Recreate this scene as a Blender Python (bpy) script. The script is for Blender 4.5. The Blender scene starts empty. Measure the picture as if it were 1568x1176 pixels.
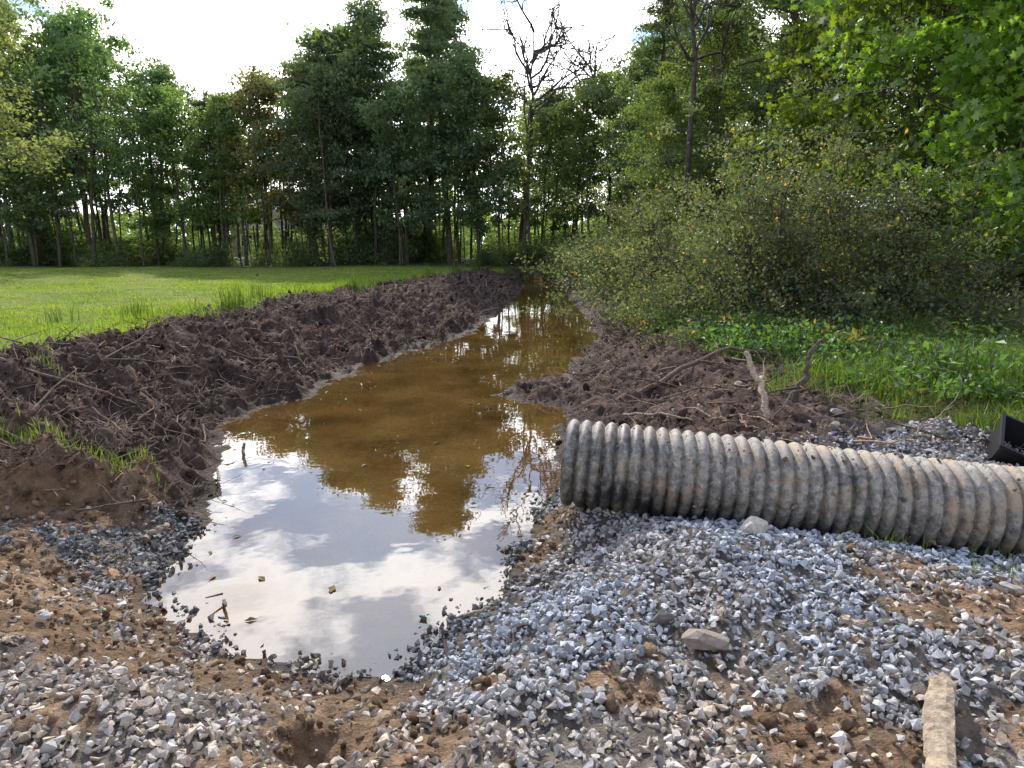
import bpy, bmesh, math, numpy as np
from mathutils import Vector
rng=np.random.default_rng(11)
S=bpy.context.scene
# ------------------------------------------------------------------ noise
_a=np.random.default_rng(3).random((256,256))*2*np.pi
_GX,_GY=np.cos(_a),np.sin(_a)
def noise(x,y,o=0.0):
    x=np.asarray(x,float)+o*17.3+1000; y=np.asarray(y,float)+o*9.7+1000
    xi=np.floor(x).astype(int); yi=np.floor(y).astype(int); fx=x-xi; fy=y-yi
    u=fx*fx*fx*(fx*(fx*6-15)+10); v=fy*fy*fy*(fy*(fy*6-15)+10)
    def g(i,j):
        a=(xi+i)&255; b=(yi+j)&255
        return _GX[a,b]*(fx-i)+_GY[a,b]*(fy-j)
    return ((g(0,0)*(1-u)+g(1,0)*u)*(1-v)+(g(0,1)*(1-u)+g(1,1)*u)*v)*1.5
def ss(a,b,x):
    t=np.clip((x-a)/(b-a),0,1); return t*t*(3-2*t)
def gs(x,y,cx,cy,r): return np.exp(-((x-cx)**2+(y-cy)**2)/(r*r))
# ------------------------------------------------------------------ layout (metres)
WATER=np.array([(.6,41),(.59,38),(.3,27.8),(-.46,19.8),(-.96,15.2),(-1.83,12.9),(-2.47,11.1),(-2.79,9.5),(-2.64,8.64),(-3.13,8.1),
(-3.25,7.05),(-2.76,6.13),(-2.54,5.42),(-2.23,4.6),(-2.17,4.17),(-2.14,3.8),(-2.08,3.49),(-1.71,3.2),(-1.43,3.01),(-1.13,2.94),
(-.82,2.8),(-.56,2.79),(-.47,2.99),(-.33,3.28),(-.09,3.49),(.02,3.8),(.07,4.17),(.17,4.6),(.30,5.0),(.45,5.76),(.41,6.13),(.54,7.05),
(.66,7.62),(.62,8.1),(.14,8.4),(-.21,8.85),(.15,9.5),(.76,9.9),(1.2,12),(1.84,14.2),(2.14,18),(2.17,23),(2.4,32),(2.2,41)])
def sdist(x,y):
    x=np.asarray(x,float); y=np.asarray(y,float)
    d2=np.full(x.shape,1e9); ins=np.zeros(x.shape,bool)
    n=len(WATER)
    for i in range(n):
        ax,ay=WATER[i]; bx,by=WATER[(i+1)%n]
        ex,ey=bx-ax,by-ay
        t=np.clip(((x-ax)*ex+(y-ay)*ey)/(ex*ex+ey*ey),0,1)
        d2=np.minimum(d2,(x-ax-t*ex)**2+(y-ay-t*ey)**2)
        if abs(by-ay)>1e-9:
            c=((ay>y)!=(by>y))&(x<(bx-ax)*(y-ay)/(by-ay)+ax)
            ins^=c
    d=np.sqrt(d2); return np.where(ins,-d,d)
def XL(y): return np.interp(y,[0,7,7.8,10,12.6,16,22,32,40,46],[-9,-6.9,-6.1,-6.2,-6.6,-6.4,-5.6,-2.6,-.3,0])
def XR(y): return np.interp(y,[4.9,5.7,6.8,9,10.7,16,25,38],[4.6,3.7,3.35,3.2,2.5,3.0,3.3,3.0])
def XC(y): return np.interp(y,[2,5,9,14,20,30,40],[-.6,-.9,-1,.1,.8,1.3,1.6])
PA=np.array([.36,4.35,.55]); PD=np.array([2.78,-.50,-.175])   # culvert axis
def fields(x,y):
    x=np.asarray(x,float); y=np.asarray(y,float)
    farish=ss(5,8,y)
    d=sdist(x,y)+(.07+.10*farish)*noise(x*2.3,y*2.3,1)+(.035+.05*farish)*noise(x*7,y*7,2)+(.02+.02*farish)*noise(x*17,y*17,2.5)
    lw=ss(-.5,.5,XC(y)-x)
    nb=.7*noise(x*.9,y*.9,3)+.35*noise(x*3,y*3,4)
    lawnL=ss(-.15,.35,XL(y)+nb-x)
    lawnR=ss(-.15,.5,x-XR(y)+nb)*ss(4.6,5.3,y)*(1-lw)
    back=ss(40,42.5,y)
    lawn=np.maximum(np.maximum(lawnL,lawnR),back)
    ledge=y+.25*noise(x*1.7,y*1.2,5)+.08*noise(x*6,y*6,6)
    farL=ss(4.42,4.66,ledge); farR=ss(4.75,5.5,y)
    far=lw*farL+(1-lw)*farR
    rd=np.maximum(0,y-8)
    zl=.12*ss(0,.4,d)+.34*ss(.4,2.4,d)+.20*np.exp(-((d-2.4)/1.1)**2)*(1-lawnL)+.15*ss(-2.5,-3.0,x)*np.exp(-((y-4.9)/.6)**2)
    zl=zl*(1-lawnL)+(.50+.004*rd)*lawnL
    zr=.07*ss(0,.3,d)+.36*ss(.25,2.0,d)+.10*ss(2,6,d)+.003*rd
    zf=lw*zl+(1-lw)*zr
    zf=zf*(1-back)+(.62+.002*rd)*back
    zn=.34*ss(0,.95,d)+.05*noise(x*1.1,y*1.1,7)*ss(.2,.8,d)
    zn=zn-.17*ss(.15,.6,d)*ss(-2.0,-2.4,x)*ss(3.2,3.7,y)
    tp=(x-PA[0])/PD[0]; yp=PA[1]+PD[1]*tp; zp=PA[2]+PD[2]*tp-.29
    band=np.exp(-((y-yp)/.42)**2)*ss(.15,.6,x)*ss(.02,.2,d)
    zn=zn*(1-band)+(zp)*band
    zn=zn+.07*gs(x,y,1.3,3.0,.8)+.09*gs(x,y,-2.3,2.95,.35)
    zn=zn-.22*gs(x,y,-.72,2.13,.19)
    z=zf*far+zn*(1-far)
    mud=(1-lawn)*far*ss(-.02,.35,d)
    lm=lw*1.0+.45*(1-lw)
    rdg=1-2.4*np.abs(noise(x*1.0,y*1.0,8))
    r2=1-2.6*np.abs(noise(x*3.2,y*3.2,8.5))
    z=z+mud*lm*(.14*rdg+.07*r2+.12*noise(x*2.6,y*2.6,9)+.09*noise(x*6,y*6,10)+.06*noise(x*13,y*13,11)-.05)
    near=(1-far)*ss(0,.25,d)
    z=z+near*(.035*noise(x*4.5,y*4.5,12)+.018*noise(x*14,y*14,13))
    z=z+(1-lawn)*.012*noise(x*30,y*30,14)
    z=z+lawn*.03*noise(x*1.5,y*1.5,15)+ (lawnL*.25*noise(x*.07,y*.07,16))*ss(12,20,y)
    zb=-.30*ss(0,1.1,-d)-.012+.015*noise(x*5,y*5,17)*ss(.1,.6,-d)
    z=np.where(d<0,zb,np.maximum(z,.006+.04*np.minimum(d,1)))
    o=np.zeros(x.shape)
    for cx,cy,r,w in [(2.2,2.8,.42,1),(2.6,2.5,.5,.9),(.9,2.13,.22,1),(1.15,2.0,.25,.9),(-2.2,3.0,.5,1.1),(-2.7,3.2,.6,1.1),(-.66,2.2,.26,1.1),(-1.85,2.8,.35,1),
        (-1.35,2.78,.26,.95),(-1.0,2.62,.22,.9),(-.55,2.6,.24,1),(-.75,2.45,.22,.9),(.22,4.45,.24,1.1),(.2,4.0,.16,1),(-3.4,4.75,.8,1.3),(-2.9,4.6,.40,1.1),(2.0,3.2,.25,.6),(1.0,1.8,.3,.9),(1.9,2.0,.3,.6),(-.1,2.45,.16,.7),(-.3,2.0,.22,.7),
        (-1.6,2.1,.18,.7),(.45,2.3,.18,.7),(-2.9,3.6,.4,.9),(-3.3,3.9,.3,.8),(-.9,1.9,.15,.6),(1.6,2.45,.15,.6)]:
        o=np.maximum(o,w*gs(x,y,cx,cy,r))
    o=np.clip(o+.45*noise(x*4,y*4,18)*(o>.05)+.3*noise(x*11,y*11,19)*(o>.05),0,1)
    o=ss(.28,.7,o)*(1-far*.9*ss(4.7,5.1,y))
    return dict(d=d,lw=lw,lawn=lawn,lawnL=lawnL,lawnR=lawnR,far=far,z=z,mud=mud,o=o,near=near)
def hz(x,y): return fields(np.atleast_1d(x),np.atleast_1d(y))['z']
# ------------------------------------------------------------------ mesh helper
class Acc:
    def __init__(s): s.v=[];s.c=[];s.f=[];s.n=0
    def add(s,V,F,C,mat=0,smooth=False):
        V=np.asarray(V,float).reshape(-1,3); F=np.asarray(F,int)
        C=np.asarray(C,float)
        if C.ndim==1: C=np.tile(C,(len(V),1))
        s.f.append((F+s.n,mat,smooth)); s.v.append(V); s.c.append(C[:,:3]); s.n+=len(V)
    def mesh(s,name,mats):
        V=np.concatenate(s.v); C=np.concatenate(s.c)
        me=bpy.data.meshes.new(name)
        me.vertices.add(len(V)); me.vertices.foreach_set('co',V.ravel().astype(np.float32))
        idx=np.concatenate([f.ravel() for f,_,_ in s.f])
        tot=np.concatenate([np.full(len(f),f.shape[1]) for f,_,_ in s.f])
        mi=np.concatenate([np.full(len(f),m) for f,m,_ in s.f]); sm=np.concatenate([np.full(len(f),b) for f,_,b in s.f])
        st=np.concatenate([[0],np.cumsum(tot)[:-1]])
        me.loops.add(len(idx)); me.loops.foreach_set('vertex_index',idx.astype(np.int32))
        me.polygons.add(len(tot)); me.polygons.foreach_set('loop_start',st.astype(np.int32)); 
        me.polygons.foreach_set('material_index',mi.astype(np.int32))
        me.polygons.foreach_set('use_smooth',sm.astype(bool))
        me.update(calc_edges=True)
        a=me.color_attributes.new('Col','FLOAT_COLOR','POINT')
        a.data.foreach_set('color',np.concatenate([C,np.ones((len(C),1))],1).ravel().astype(np.float32))
        for m in mats: me.materials.append(m)
        return me
    def obj(s,name,mats):
        return place(name,s.mesh(name,mats))
def place(name,me,loc=(0,0,0),rz=0,sc=1,parent=None):
    o=bpy.data.objects.new(name,me); S.collection.objects.link(o); o.location=loc; o.rotation_euler=(0,0,rz)
    o.scale=(sc,sc,sc) if np.isscalar(sc) else sc
    if parent: o.parent=parent
    return o
def tube(acc,P,R,col,mat=0,n=6,smooth=True,cap=False):
    P=np.asarray(P,float); m=len(P); R=np.broadcast_to(R,(m,))
    T=np.gradient(P,axis=0); T/=np.linalg.norm(T,axis=1)[:,None]+1e-9
    ref=np.array([1.,0,0]) if abs(T[:,0]).mean()<.7 else np.array([0,0,1.])
    A=np.cross(T,ref); A/=np.linalg.norm(A,axis=1)[:,None]+1e-9; B=np.cross(T,A)
    th=np.arange(n)*2*np.pi/n
    V=P[:,None,:]+R[:,None,None]*(A[:,None,:]*np.cos(th)[None,:,None]+B[:,None,:]*np.sin(th)[None,:,None])
    i=np.arange(m-1)[:,None]*n; j=np.arange(n)[None,:]; k=(j+1)%n
    F=np.stack([i+j,i+k,i+n+k,i+n+j],-1).reshape(-1,4)
    acc.add(V,F,col,mat,smooth)
    if cap:
        acc.add(V[0],np.arange(n)[None,:],col,mat); acc.add(V[-1],np.arange(n)[None,::-1],col,mat)
def unit(v): return v/(np.linalg.norm(v,axis=-1,keepdims=True)+1e-9)
DIAM=np.array([(-.5,0,0),(-.05,.5,.1),(.5,0,0),(-.05,-.5,.1)])
MAPLE=np.array([(-.5,0,0),(-.25,.12,0),(-.28,.42,0),(0,.25,0),(.1,.5,0),(.2,.17,0),(.5,0,0),(.2,-.17,0),(.1,-.5,0),(0,-.25,0),(-.28,-.42,0),(-.25,-.12,0)])
def leaves(acc,P,size,r,cols,mat=1,asp=.6,up=.7,shape=DIAM):
    N=len(P); n=unit(r.normal(size=(N,3))+np.array([0,0,up])); a=r.normal(size=(N,3)); a=unit(a-(a*n).sum(1)[:,None]*n); b=np.cross(n,a)
    s=(size*r.uniform(.6,1.3,N))[:,None,None]
    V=P[:,None,:]+s*(a[:,None,:]*shape[None,:,0:1]+asp*b[:,None,:]*shape[None,:,1:2]+n[:,None,:]*shape[None,:,2:3])
    k=len(shape)
    acc.add(V,np.arange(N*k).reshape(N,k),np.repeat(cols,k,axis=0),mat)
def fibres(acc,P,Ln,w,cols,r,lift=.35):
    n=len(P); az=r.uniform(0,6.283,n); el=np.abs(r.normal(0,lift,n)); dr=np.stack([np.cos(az)*np.cos(el),np.sin(az)*np.cos(el),np.sin(el)],1)*Ln[:,None]
    sd=unit(np.cross(dr,r.normal(size=(n,3))))*w[:,None]*.5; bw=r.normal(size=(n,3))*Ln[:,None]*.14; m1=P+dr*.35+bw; m2=P+dr*.7+bw*r.uniform(-.5,1.2,(n,1)); e=P+dr
    V=np.stack([P-sd,P+sd,m1+sd,m1-sd,m2+sd*.8,m2-sd*.8,e+sd*.3,e-sd*.3],1); o=(np.arange(n)*8)[:,None]
    acc.add(V,np.concatenate([o+np.array([0,1,2,3]),o+np.array([3,2,4,5]),o+np.array([5,4,6,7])]),np.repeat(cols,8,axis=0),0)
# ------------------------------------------------------------------ materials
def mat(name):
    m=bpy.data.materials.new(name); m.use_nodes=True; nt=m.node_tree; nt.nodes.clear()
    out=nt.nodes.new('ShaderNodeOutputMaterial'); return m,nt,out
def N(nt,t,**kw):
    n=nt.nodes.new(t)
    for k,v in kw.items(): setattr(n,k,v)
    return n
def L(nt,a,b): nt.links.new(a,b)
def vcol_mat(name,rough=.9,bump=0,bscale=60,var=.3,vscale=25,spec=.3):
    m,nt,out=mat(name)
    p=N(nt,'ShaderNodeBsdfPrincipled'); p.inputs['Roughness'].default_value=rough; p.inputs['Specular IOR Level'].default_value=spec
    a=N(nt,'ShaderNodeAttribute',attribute_name='Col'); tc=N(nt,'ShaderNodeTexCoord')
    nz=N(nt,'ShaderNodeTexNoise'); nz.inputs['Scale'].default_value=vscale; nz.inputs['Detail'].default_value=5; L(nt,tc.outputs['Object'],nz.inputs['Vector'])
    mr=N(nt,'ShaderNodeMapRange'); mr.inputs[1].default_value=.3; mr.inputs[2].default_value=.7; mr.inputs[3].default_value=1-var; mr.inputs[4].default_value=1+var
    L(nt,nz.outputs['Fac'],mr.inputs[0])
    vm=N(nt,'ShaderNodeVectorMath',operation='SCALE'); L(nt,a.outputs['Color'],vm.inputs[0]); L(nt,mr.outputs[0],vm.inputs['Scale'])
    L(nt,vm.outputs[0],p.inputs['Base Color'])
    if bump:
        n2=N(nt,'ShaderNodeTexNoise'); n2.inputs['Scale'].default_value=bscale; n2.inputs['Detail'].default_value=6; n2.inputs['Roughness'].default_value=.65; L(nt,tc.outputs['Object'],n2.inputs['Vector'])
        b=N(nt,'ShaderNodeBump'); b.inputs['Strength'].default_value=bump; b.inputs['Distance'].default_value=.03; L(nt,n2.outputs['Fac'],b.inputs['Height']); L(nt,b.outputs[0],p.inputs['Normal'])
    L(nt,p.outputs[0],out.inputs[0]); return m
def leaf_mat(name,tr=.5,gloss=.05,trtint=(1.5,1.35,.5)):
    m,nt,out=mat(name)
    a=N(nt,'ShaderNodeAttribute',attribute_name='Col'); oi=N(nt,'ShaderNodeObjectInfo')
    hs=N(nt,'ShaderNodeHueSaturation'); L(nt,a.outputs['Color'],hs.inputs['Color'])
    mr=N(nt,'ShaderNodeMapRange'); mr.inputs[3].default_value=.485; mr.inputs[4].default_value=.522; L(nt,oi.outputs['Random'],mr.inputs[0]); L(nt,mr.outputs[0],hs.inputs['Hue'])
    mv=N(nt,'ShaderNodeMath',operation='MULTIPLY_ADD'); mv.inputs[1].default_value=.5; mv.inputs[2].default_value=.78
    wn=N(nt,'ShaderNodeMath',operation='FRACT'); w7=N(nt,'ShaderNodeMath',operation='MULTIPLY'); w7.inputs[1].default_value=7.31; L(nt,oi.outputs['Random'],w7.inputs[0]); L(nt,w7.outputs[0],wn.inputs[0]); L(nt,wn.outputs[0],mv.inputs[0]); L(nt,mv.outputs[0],hs.inputs['Value'])
    d=N(nt,'ShaderNodeBsdfDiffuse'); t=N(nt,'ShaderNodeBsdfTranslucent'); g=N(nt,'ShaderNodeBsdfGlossy'); g.inputs['Roughness'].default_value=.45
    L(nt,hs.outputs[0],d.inputs[0])
    tm=N(nt,'ShaderNodeVectorMath',operation='MULTIPLY'); tm.inputs[1].default_value=trtint; L(nt,hs.outputs[0],tm.inputs[0]); L(nt,tm.outputs[0],t.inputs[0])
    m1=N(nt,'ShaderNodeMixShader'); m1.inputs[0].default_value=tr; L(nt,d.outputs[0],m1.inputs[1]); L(nt,t.outputs[0],m1.inputs[2])
    g.inputs[0].default_value=(.8,.85,.8,1)
    m2=N(nt,'ShaderNodeMixShader'); m2.inputs[0].default_value=gloss; L(nt,m1.outputs[0],m2.inputs[1]); L(nt,g.outputs[0],m2.inputs[2])
    L(nt,m2.outputs[0],out.inputs[0]); return m
M_BARK=vcol_mat('bark',.95,.8,18,.4,6)
M_LEAF=leaf_mat('foliage',.55,.06,(1.8,1.7,.8)); M_GRASS=leaf_mat('grass_blades',.5,.04,(1.6,1.5,.6)); M_STONE=vcol_mat('crushed_stone',.8,.35,90,.22,50,.35)
M_CLOD=vcol_mat('soil_clods',.92,1.0,55,.4,40,.15); M_WOOD=vcol_mat('weathered_wood',.85,.6,60,.45,30); M_DEAD=leaf_mat('dead_leaves',.25,.03,(1.2,1,.7))
def ground_mat():
    m,nt,out=mat('ground_soil_and_turf')
    p=N(nt,'ShaderNodeBsdfPrincipled')
    a=N(nt,'ShaderNodeAttribute',attribute_name='Col'); w=N(nt,'ShaderNodeAttribute',attribute_name='wet')
    tc=N(nt,'ShaderNodeTexCoord')
    def nz(s,d=6,r=.6):
        n=N(nt,'ShaderNodeTexNoise'); n.inputs['Scale'].default_value=s; n.inputs['Detail'].default_value=d; n.inputs['Roughness'].default_value=r; L(nt,tc.outputs['Object'],n.inputs['Vector']); return n
    n1=nz(14); n2=nz(70,4,.7); n3=nz(2.5,8,.7)
    mr=N(nt,'ShaderNodeMapRange'); mr.inputs[1].default_value=.3; mr.inputs[2].default_value=.7; mr.inputs[3].default_value=.5; mr.inputs[4].default_value=1.55; L(nt,n1.outputs[0],mr.inputs[0])
    mr3=N(nt,'ShaderNodeMapRange'); mr3.inputs[1].default_value=.3; mr3.inputs[2].default_value=.7; mr3.inputs[3].default_value=.72; mr3.inputs[4].default_value=1.3; L(nt,n3.outputs[0],mr3.inputs[0])
    mm=N(nt,'ShaderNodeMath',operation='MULTIPLY'); L(nt,mr.outputs[0],mm.inputs[0]); L(nt,mr3.outputs[0],mm.inputs[1])
    vm=N(nt,'ShaderNodeVectorMath',operation='SCALE'); L(nt,a.outputs['Color'],vm.inputs[0]); L(nt,mm.outputs[0],vm.inputs['Scale']); L(nt,vm.outputs[0],p.inputs['Base Color'])
    r=N(nt,'ShaderNodeMapRange'); r.inputs[3].default_value=.97; r.inputs[4].default_value=.55; L(nt,w.outputs['Fac'],r.inputs[0]); L(nt,r.outputs[0],p.inputs['Roughness'])
    p.inputs['Specular IOR Level'].default_value=.15
    ad=N(nt,'ShaderNodeMath',operation='ADD'); L(nt,n1.outputs[0],ad.inputs[0]); m5=N(nt,'ShaderNodeMath',operation='MULTIPLY'); m5.inputs[1].default_value=.4; L(nt,n2.outputs[0],m5.inputs[0]); L(nt,m5.outputs[0],ad.inputs[1])
    b=N(nt,'ShaderNodeBump'); b.inputs['Strength'].default_value=1.0; b.inputs['Distance'].default_value=.06; L(nt,ad.outputs[0],b.inputs['Height']); L(nt,b.outputs[0],p.inputs['Normal'])
    L(nt,p.outputs[0],out.inputs[0]); return m
# ------------------------------------------------------------------ terrain
def axis(segs):
    out=[segs[0][0]]
    for a,b,st in segs: out+=list(np.arange(a+st,b+st*.5,st))
    return np.array(out)
def grow(s,e,st,f=1.22):
    o=[];x=s
    while x<e: x+=st; st*=f; o.append(x)
    return np.array(o)
xc=axis([(-8.5,-4,.05),(-4,3.6,.03),(3.6,9,.07)]); xs=np.concatenate([-grow(8.5,600,.1)[::-1],xc,grow(9,600,.1)])
yc=axis([(1.2,6,.028),(6,10,.04),(10,17,.07),(17,44,.16)]); ys=np.concatenate([1.2-grow(0,60,.06,1.3)[::-1],yc,grow(44,900,.3)])
X,Y=np.meshgrid(xs,ys); fx=fields(X.ravel(),Y.ravel()); Z=fx['z']; x=X.ravel(); y=Y.ravel()
def mix(A,B,t): return A*(1-t[:,None])+B*t[:,None]
c3=lambda *a: np.array([a],float)
d=fx['d']
n1=.5+.5*noise(x*1.7,y*1.7,20); n2=.5+.5*noise(x*6,y*6,21); n4=.5+.5*noise(x*19,y*19,27)
mudc=mix(c3(.036,.025,.021),c3(.20,.135,.108),np.clip(n1*.6+n2*.5+n4*.5-.36,0,1))
gravc=mix(c3(.13,.11,.095),c3(.24,.21,.18),n2)
col=mix(gravc,mudc,fx['far'])
gb=gs(x,y,3.6,5.3,.7)*(1-fx['lawn']); col=mix(col,c3(.2,.19,.18),gb*.8)
org=mix(c3(.15,.090,.054),c3(.40,.27,.17),np.clip(n1*.6+n4*.4,0,1)); col=mix(col,org,fx['o']*.95)
gr=mix(c3(.13,.20,.030),c3(.21,.27,.040),.5+.5*noise(x*.35,y*.35,22))
gr=mix(gr,c3(.28,.28,.075),ss(.4,.8,.5+.5*noise(x*.8,y*1.5,23))*.6)
grr=mix(c3(.05,.065,.02),c3(.10,.085,.04),n1)
col=mix(col,gr,fx['lawnL']); col=mix(col,grr,fx['lawnR'])
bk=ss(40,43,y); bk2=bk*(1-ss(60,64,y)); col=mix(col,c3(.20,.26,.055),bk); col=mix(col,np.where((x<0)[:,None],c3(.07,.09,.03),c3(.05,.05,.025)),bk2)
wet=np.exp(-np.clip(d,0,9)/.22)
col=mix(col,col*.36,np.clip(wet*1.1,0,1)*(d>0))
bed=mix(c3(.28,.155,.045),c3(.52,.32,.115),np.clip(.5+.8*noise(x*1.6,y*1.6,24)+.5*noise(x*5,y*5,25),0,1))
bed=mix(bed,c3(.08,.05,.025),ss(.5,.78,.5+.5*noise(x*9,y*9,26))*.75)
bed=mix(bed*.4,bed,ss(0,.3,-d))
col=np.where((d<0)[:,None],bed,col)
ny,nx=X.shape; I=np.arange(nx*ny).reshape(ny,nx)
F=np.stack([I[:-1,:-1],I[:-1,1:],I[1:,1:],I[1:,:-1]],-1).reshape(-1,4)
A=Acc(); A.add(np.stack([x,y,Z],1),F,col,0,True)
gm=A.mesh('ground',[ground_mat()])
at=gm.attributes.new('wet','FLOAT','POINT'); at.data.foreach_set('value',np.where(d<0,.2,np.clip(wet,0,1)*.9+.1*fx['mud']).astype(np.float32))
place('ground',gm)
# ------------------------------------------------------------------ water
def water():
    m,nt,out=mat('pond_water'); tc=N(nt,'ShaderNodeTexCoord')
    n=N(nt,'ShaderNodeTexNoise'); n.inputs['Scale'].default_value=2.2; n.inputs['Detail'].default_value=3; L(nt,tc.outputs['Object'],n.inputs['Vector'])
    b=N(nt,'ShaderNodeBump'); b.inputs['Strength'].default_value=.05; b.inputs['Distance'].default_value=.04; L(nt,n.outputs[0],b.inputs['Height'])
    fr=N(nt,'ShaderNodeFresnel'); fr.inputs['IOR'].default_value=1.85; L(nt,b.outputs[0],fr.inputs['Normal'])
    t=N(nt,'ShaderNodeBsdfTransparent'); t.inputs[0].default_value=(.97,.89,.74,1)
    n2=N(nt,'ShaderNodeTexNoise'); n2.inputs['Scale'].default_value=1.1; n2.inputs['Detail'].default_value=5; L(nt,tc.outputs['Object'],n2.inputs['Vector'])
    sr=N(nt,'ShaderNodeMapRange'); sr.inputs[1].default_value=.3; sr.inputs[2].default_value=.7; sr.inputs[3].default_value=.15; sr.inputs[4].default_value=.48; L(nt,n2.outputs[0],sr.inputs[0])
    df=N(nt,'ShaderNodeBsdfDiffuse'); df.inputs[0].default_value=(.27,.152,.045,1)
    m0=N(nt,'ShaderNodeMixShader'); L(nt,sr.outputs[0],m0.inputs[0]); L(nt,t.outputs[0],m0.inputs[1]); L(nt,df.outputs[0],m0.inputs[2])
    g=N(nt,'ShaderNodeBsdfGlossy'); g.inputs['Roughness'].default_value=.0; L(nt,b.outputs[0],g.inputs['Normal'])
    mx=N(nt,'ShaderNodeMixShader'); L(nt,fr.outputs[0],mx.inputs[0]); L(nt,m0.outputs[0],mx.inputs[1]); L(nt,g.outputs[0],mx.inputs[2]); L(nt,mx.outputs[0],out.inputs[0])
    a=Acc(); V=[(-4.2,2.4,0),(3.2,2.4,0),(3.2,42.5,0),(-4.2,42.5,0)]
    a.add(V,[[0,1,2,3]],(.1,.1,.1)); a.obj('pond_water',[m])
water()
# ------------------------------------------------------------------ stones
def hulls(n,pts,r,flat=.7,jit=.25):
    out=[]
    for _ in range(n):
        P=unit(r.normal(size=(pts,3)))*r.uniform(1-jit,1,(pts,1))*np.array([1,r.uniform(.6,.95),r.uniform(flat*.7,flat)])*.5
        bm=bmesh.new(); [bm.verts.new(p) for p in P]; bmesh.ops.convex_hull(bm,input=bm.verts[:])
        vs=[v for v in bm.verts if v.link_faces]; ix={v:i for i,v in enumerate(vs)}
        out.append((np.array([v.co[:] for v in vs]),np.array([[ix[v] for v in f.verts] for f in bm.faces if len(f.verts)==3]))); bm.free()
    return out
def rotm(q):
    q=unit(q); w,x,y,z=q.T
    return np.stack([1-2*(y*y+z*z),2*(x*y-z*w),2*(x*z+y*w),2*(x*y+z*w),1-2*(x*x+z*z),2*(y*z-x*w),2*(x*z-y*w),2*(y*z+x*w),1-2*(x*x+y*y)],1).reshape(-1,3,3)
def scatter(acc,P,size,cols,T,r,smooth=False,mat=0):
    k=r.integers(0,len(T),len(P)); R=rotm(r.normal(size=(len(P),4))*np.array([2.2,.9,.9,2.2]))
    for i,(tv,tf) in enumerate(T):
        s=np.where(k==i)[0]
        if not len(s): continue
        V=np.einsum('nij,vj->nvi',R[s],tv)*size[s][:,None,None]+P[s][:,None,:]
        F=(tf[None]+ (np.arange(len(s))*len(tv))[:,None,None]).reshape(-1,3)
        acc.add(V,F,np.repeat(cols[s],len(tv),axis=0),mat,smooth)
STONE=hulls(36,10,rng,.7); CLOD=hulls(24,24,rng,.85,.4)
n=80000; gx=rng.uniform(-4.6,4.6,n); gy=rng.uniform(1.4,5.6,n); f=fields(gx,gy)
gm_=(1-f['far'])*ss(-.22,.1,f['d'])*(1-.90*f['o'])+gs(gx,gy,3.6,5.3,.6)*.8*(1-f['lawn'])
gm_*=1-.9*np.exp(-((gx+.72)**2+(gy-2.13)**2)/.05)
gm_*=1-.7*gs(gx,gy,-.2,3.05,.18)
gm_*=.55+.6*ss(-.35,.1,noise(gx*1.6,gy*1.6,35))
keep=rng.random(n)<gm_; gx,gy=gx[keep],gy[keep]; f={k:v[keep] for k,v in f.items()}
n=len(gx); size=rng.uniform(.018,.056,n)*rng.choice([1,1,1,1.2,1.35],n)
gz=f['z']+size*rng.uniform(-.15,.5,n)
br=np.clip(rng.normal(.43,.11,n),.14,.72)
tan=np.clip(f['o']*1.2+.6*ss(.1,.6,noise(gx*.9,gy*.9,30)+.2)+.9*ss(-.1,-.9,gx)*ss(3.4,2.6,gy)+.5*ss(2.7,1.9,gy),0,1)*rng.uniform(.35,1,n)
cg=mix(c3(.90,.96,1.05),c3(1.15,.92,.68),tan)*br[:,None]
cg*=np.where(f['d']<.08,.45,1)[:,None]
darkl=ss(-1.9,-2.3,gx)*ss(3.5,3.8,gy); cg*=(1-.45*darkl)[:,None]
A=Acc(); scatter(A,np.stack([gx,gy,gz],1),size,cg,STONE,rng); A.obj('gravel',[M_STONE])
# clods
n=62000; u=rng.random(n); gy=4.2+u**1.6*34; gx=rng.uniform(-9,5,n); f=fields(gx,gy)
pat=ss(-.25,.25,noise(gx*1.3,gy*1.3,44))
k=(rng.random(n)<f['mud']*(.4+.6*f['lw'])*(.25+.75*pat)); 
n_b=18000; bx=rng.uniform(-4.5,4.5,n_b); by=rng.uniform(1.4,5.2,n_b); fb=fields(bx,by); kb=rng.random(n_b)<np.maximum(fb['o']*.9,.6*np.exp(-((bx+.72)**2+(by-2.13)**2)/.06))*ss(0,.1,fb['d'])
P=np.concatenate([np.stack([gx,gy,f['z']],1)[k],np.stack([bx,by,fb['z']],1)[kb]]); n=len(P); na=k.sum()
size=rng.gamma(1.5,.018,n)+.012; size[:na]*=(1+P[:na,1]*.03); big=rng.random(n)<.025; size[big]*=2.5; size=np.clip(size,.01,.22); size[na:]=np.clip(size[na:]*.8,.01,.09)
cc=np.concatenate([mix(c3(.032,.022,.019),c3(.22,.150,.12),rng.random(na)**1.5),mix(c3(.14,.085,.052),c3(.43,.30,.19),rng.random(n-na))])
P[:,2]+=size*rng.uniform(-.3,.3,n)
A=Acc(); scatter(A,P,size,cc,CLOD,rng,True); A.obj('mud_clods',[M_CLOD])
n=46000; gy=4.5+rng.random(n)**1.7*26; gx=rng.uniform(-8,4.2,n); f=fields(gx,gy); k=rng.random(n)<f['mud']*(.35+.65*f['lw'])*(.3+.7*ss(-.2,.3,noise(gx*2,gy*2,45))); P=np.stack([gx,gy,f['z']+rng.uniform(-.01,.05,n)],1)[k]; n=len(P)
A=Acc(); fibres(A,P,rng.gamma(2.2,.065,n)+.04,rng.uniform(.003,.008,n)*(1+.08*P[:,1]),mix(c3(.05,.035,.028),c3(.44,.33,.25),rng.random(n)**1.5),rng,.5)
A.obj('root_fibres',[M_WOOD])
A=Acc(); 
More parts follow.
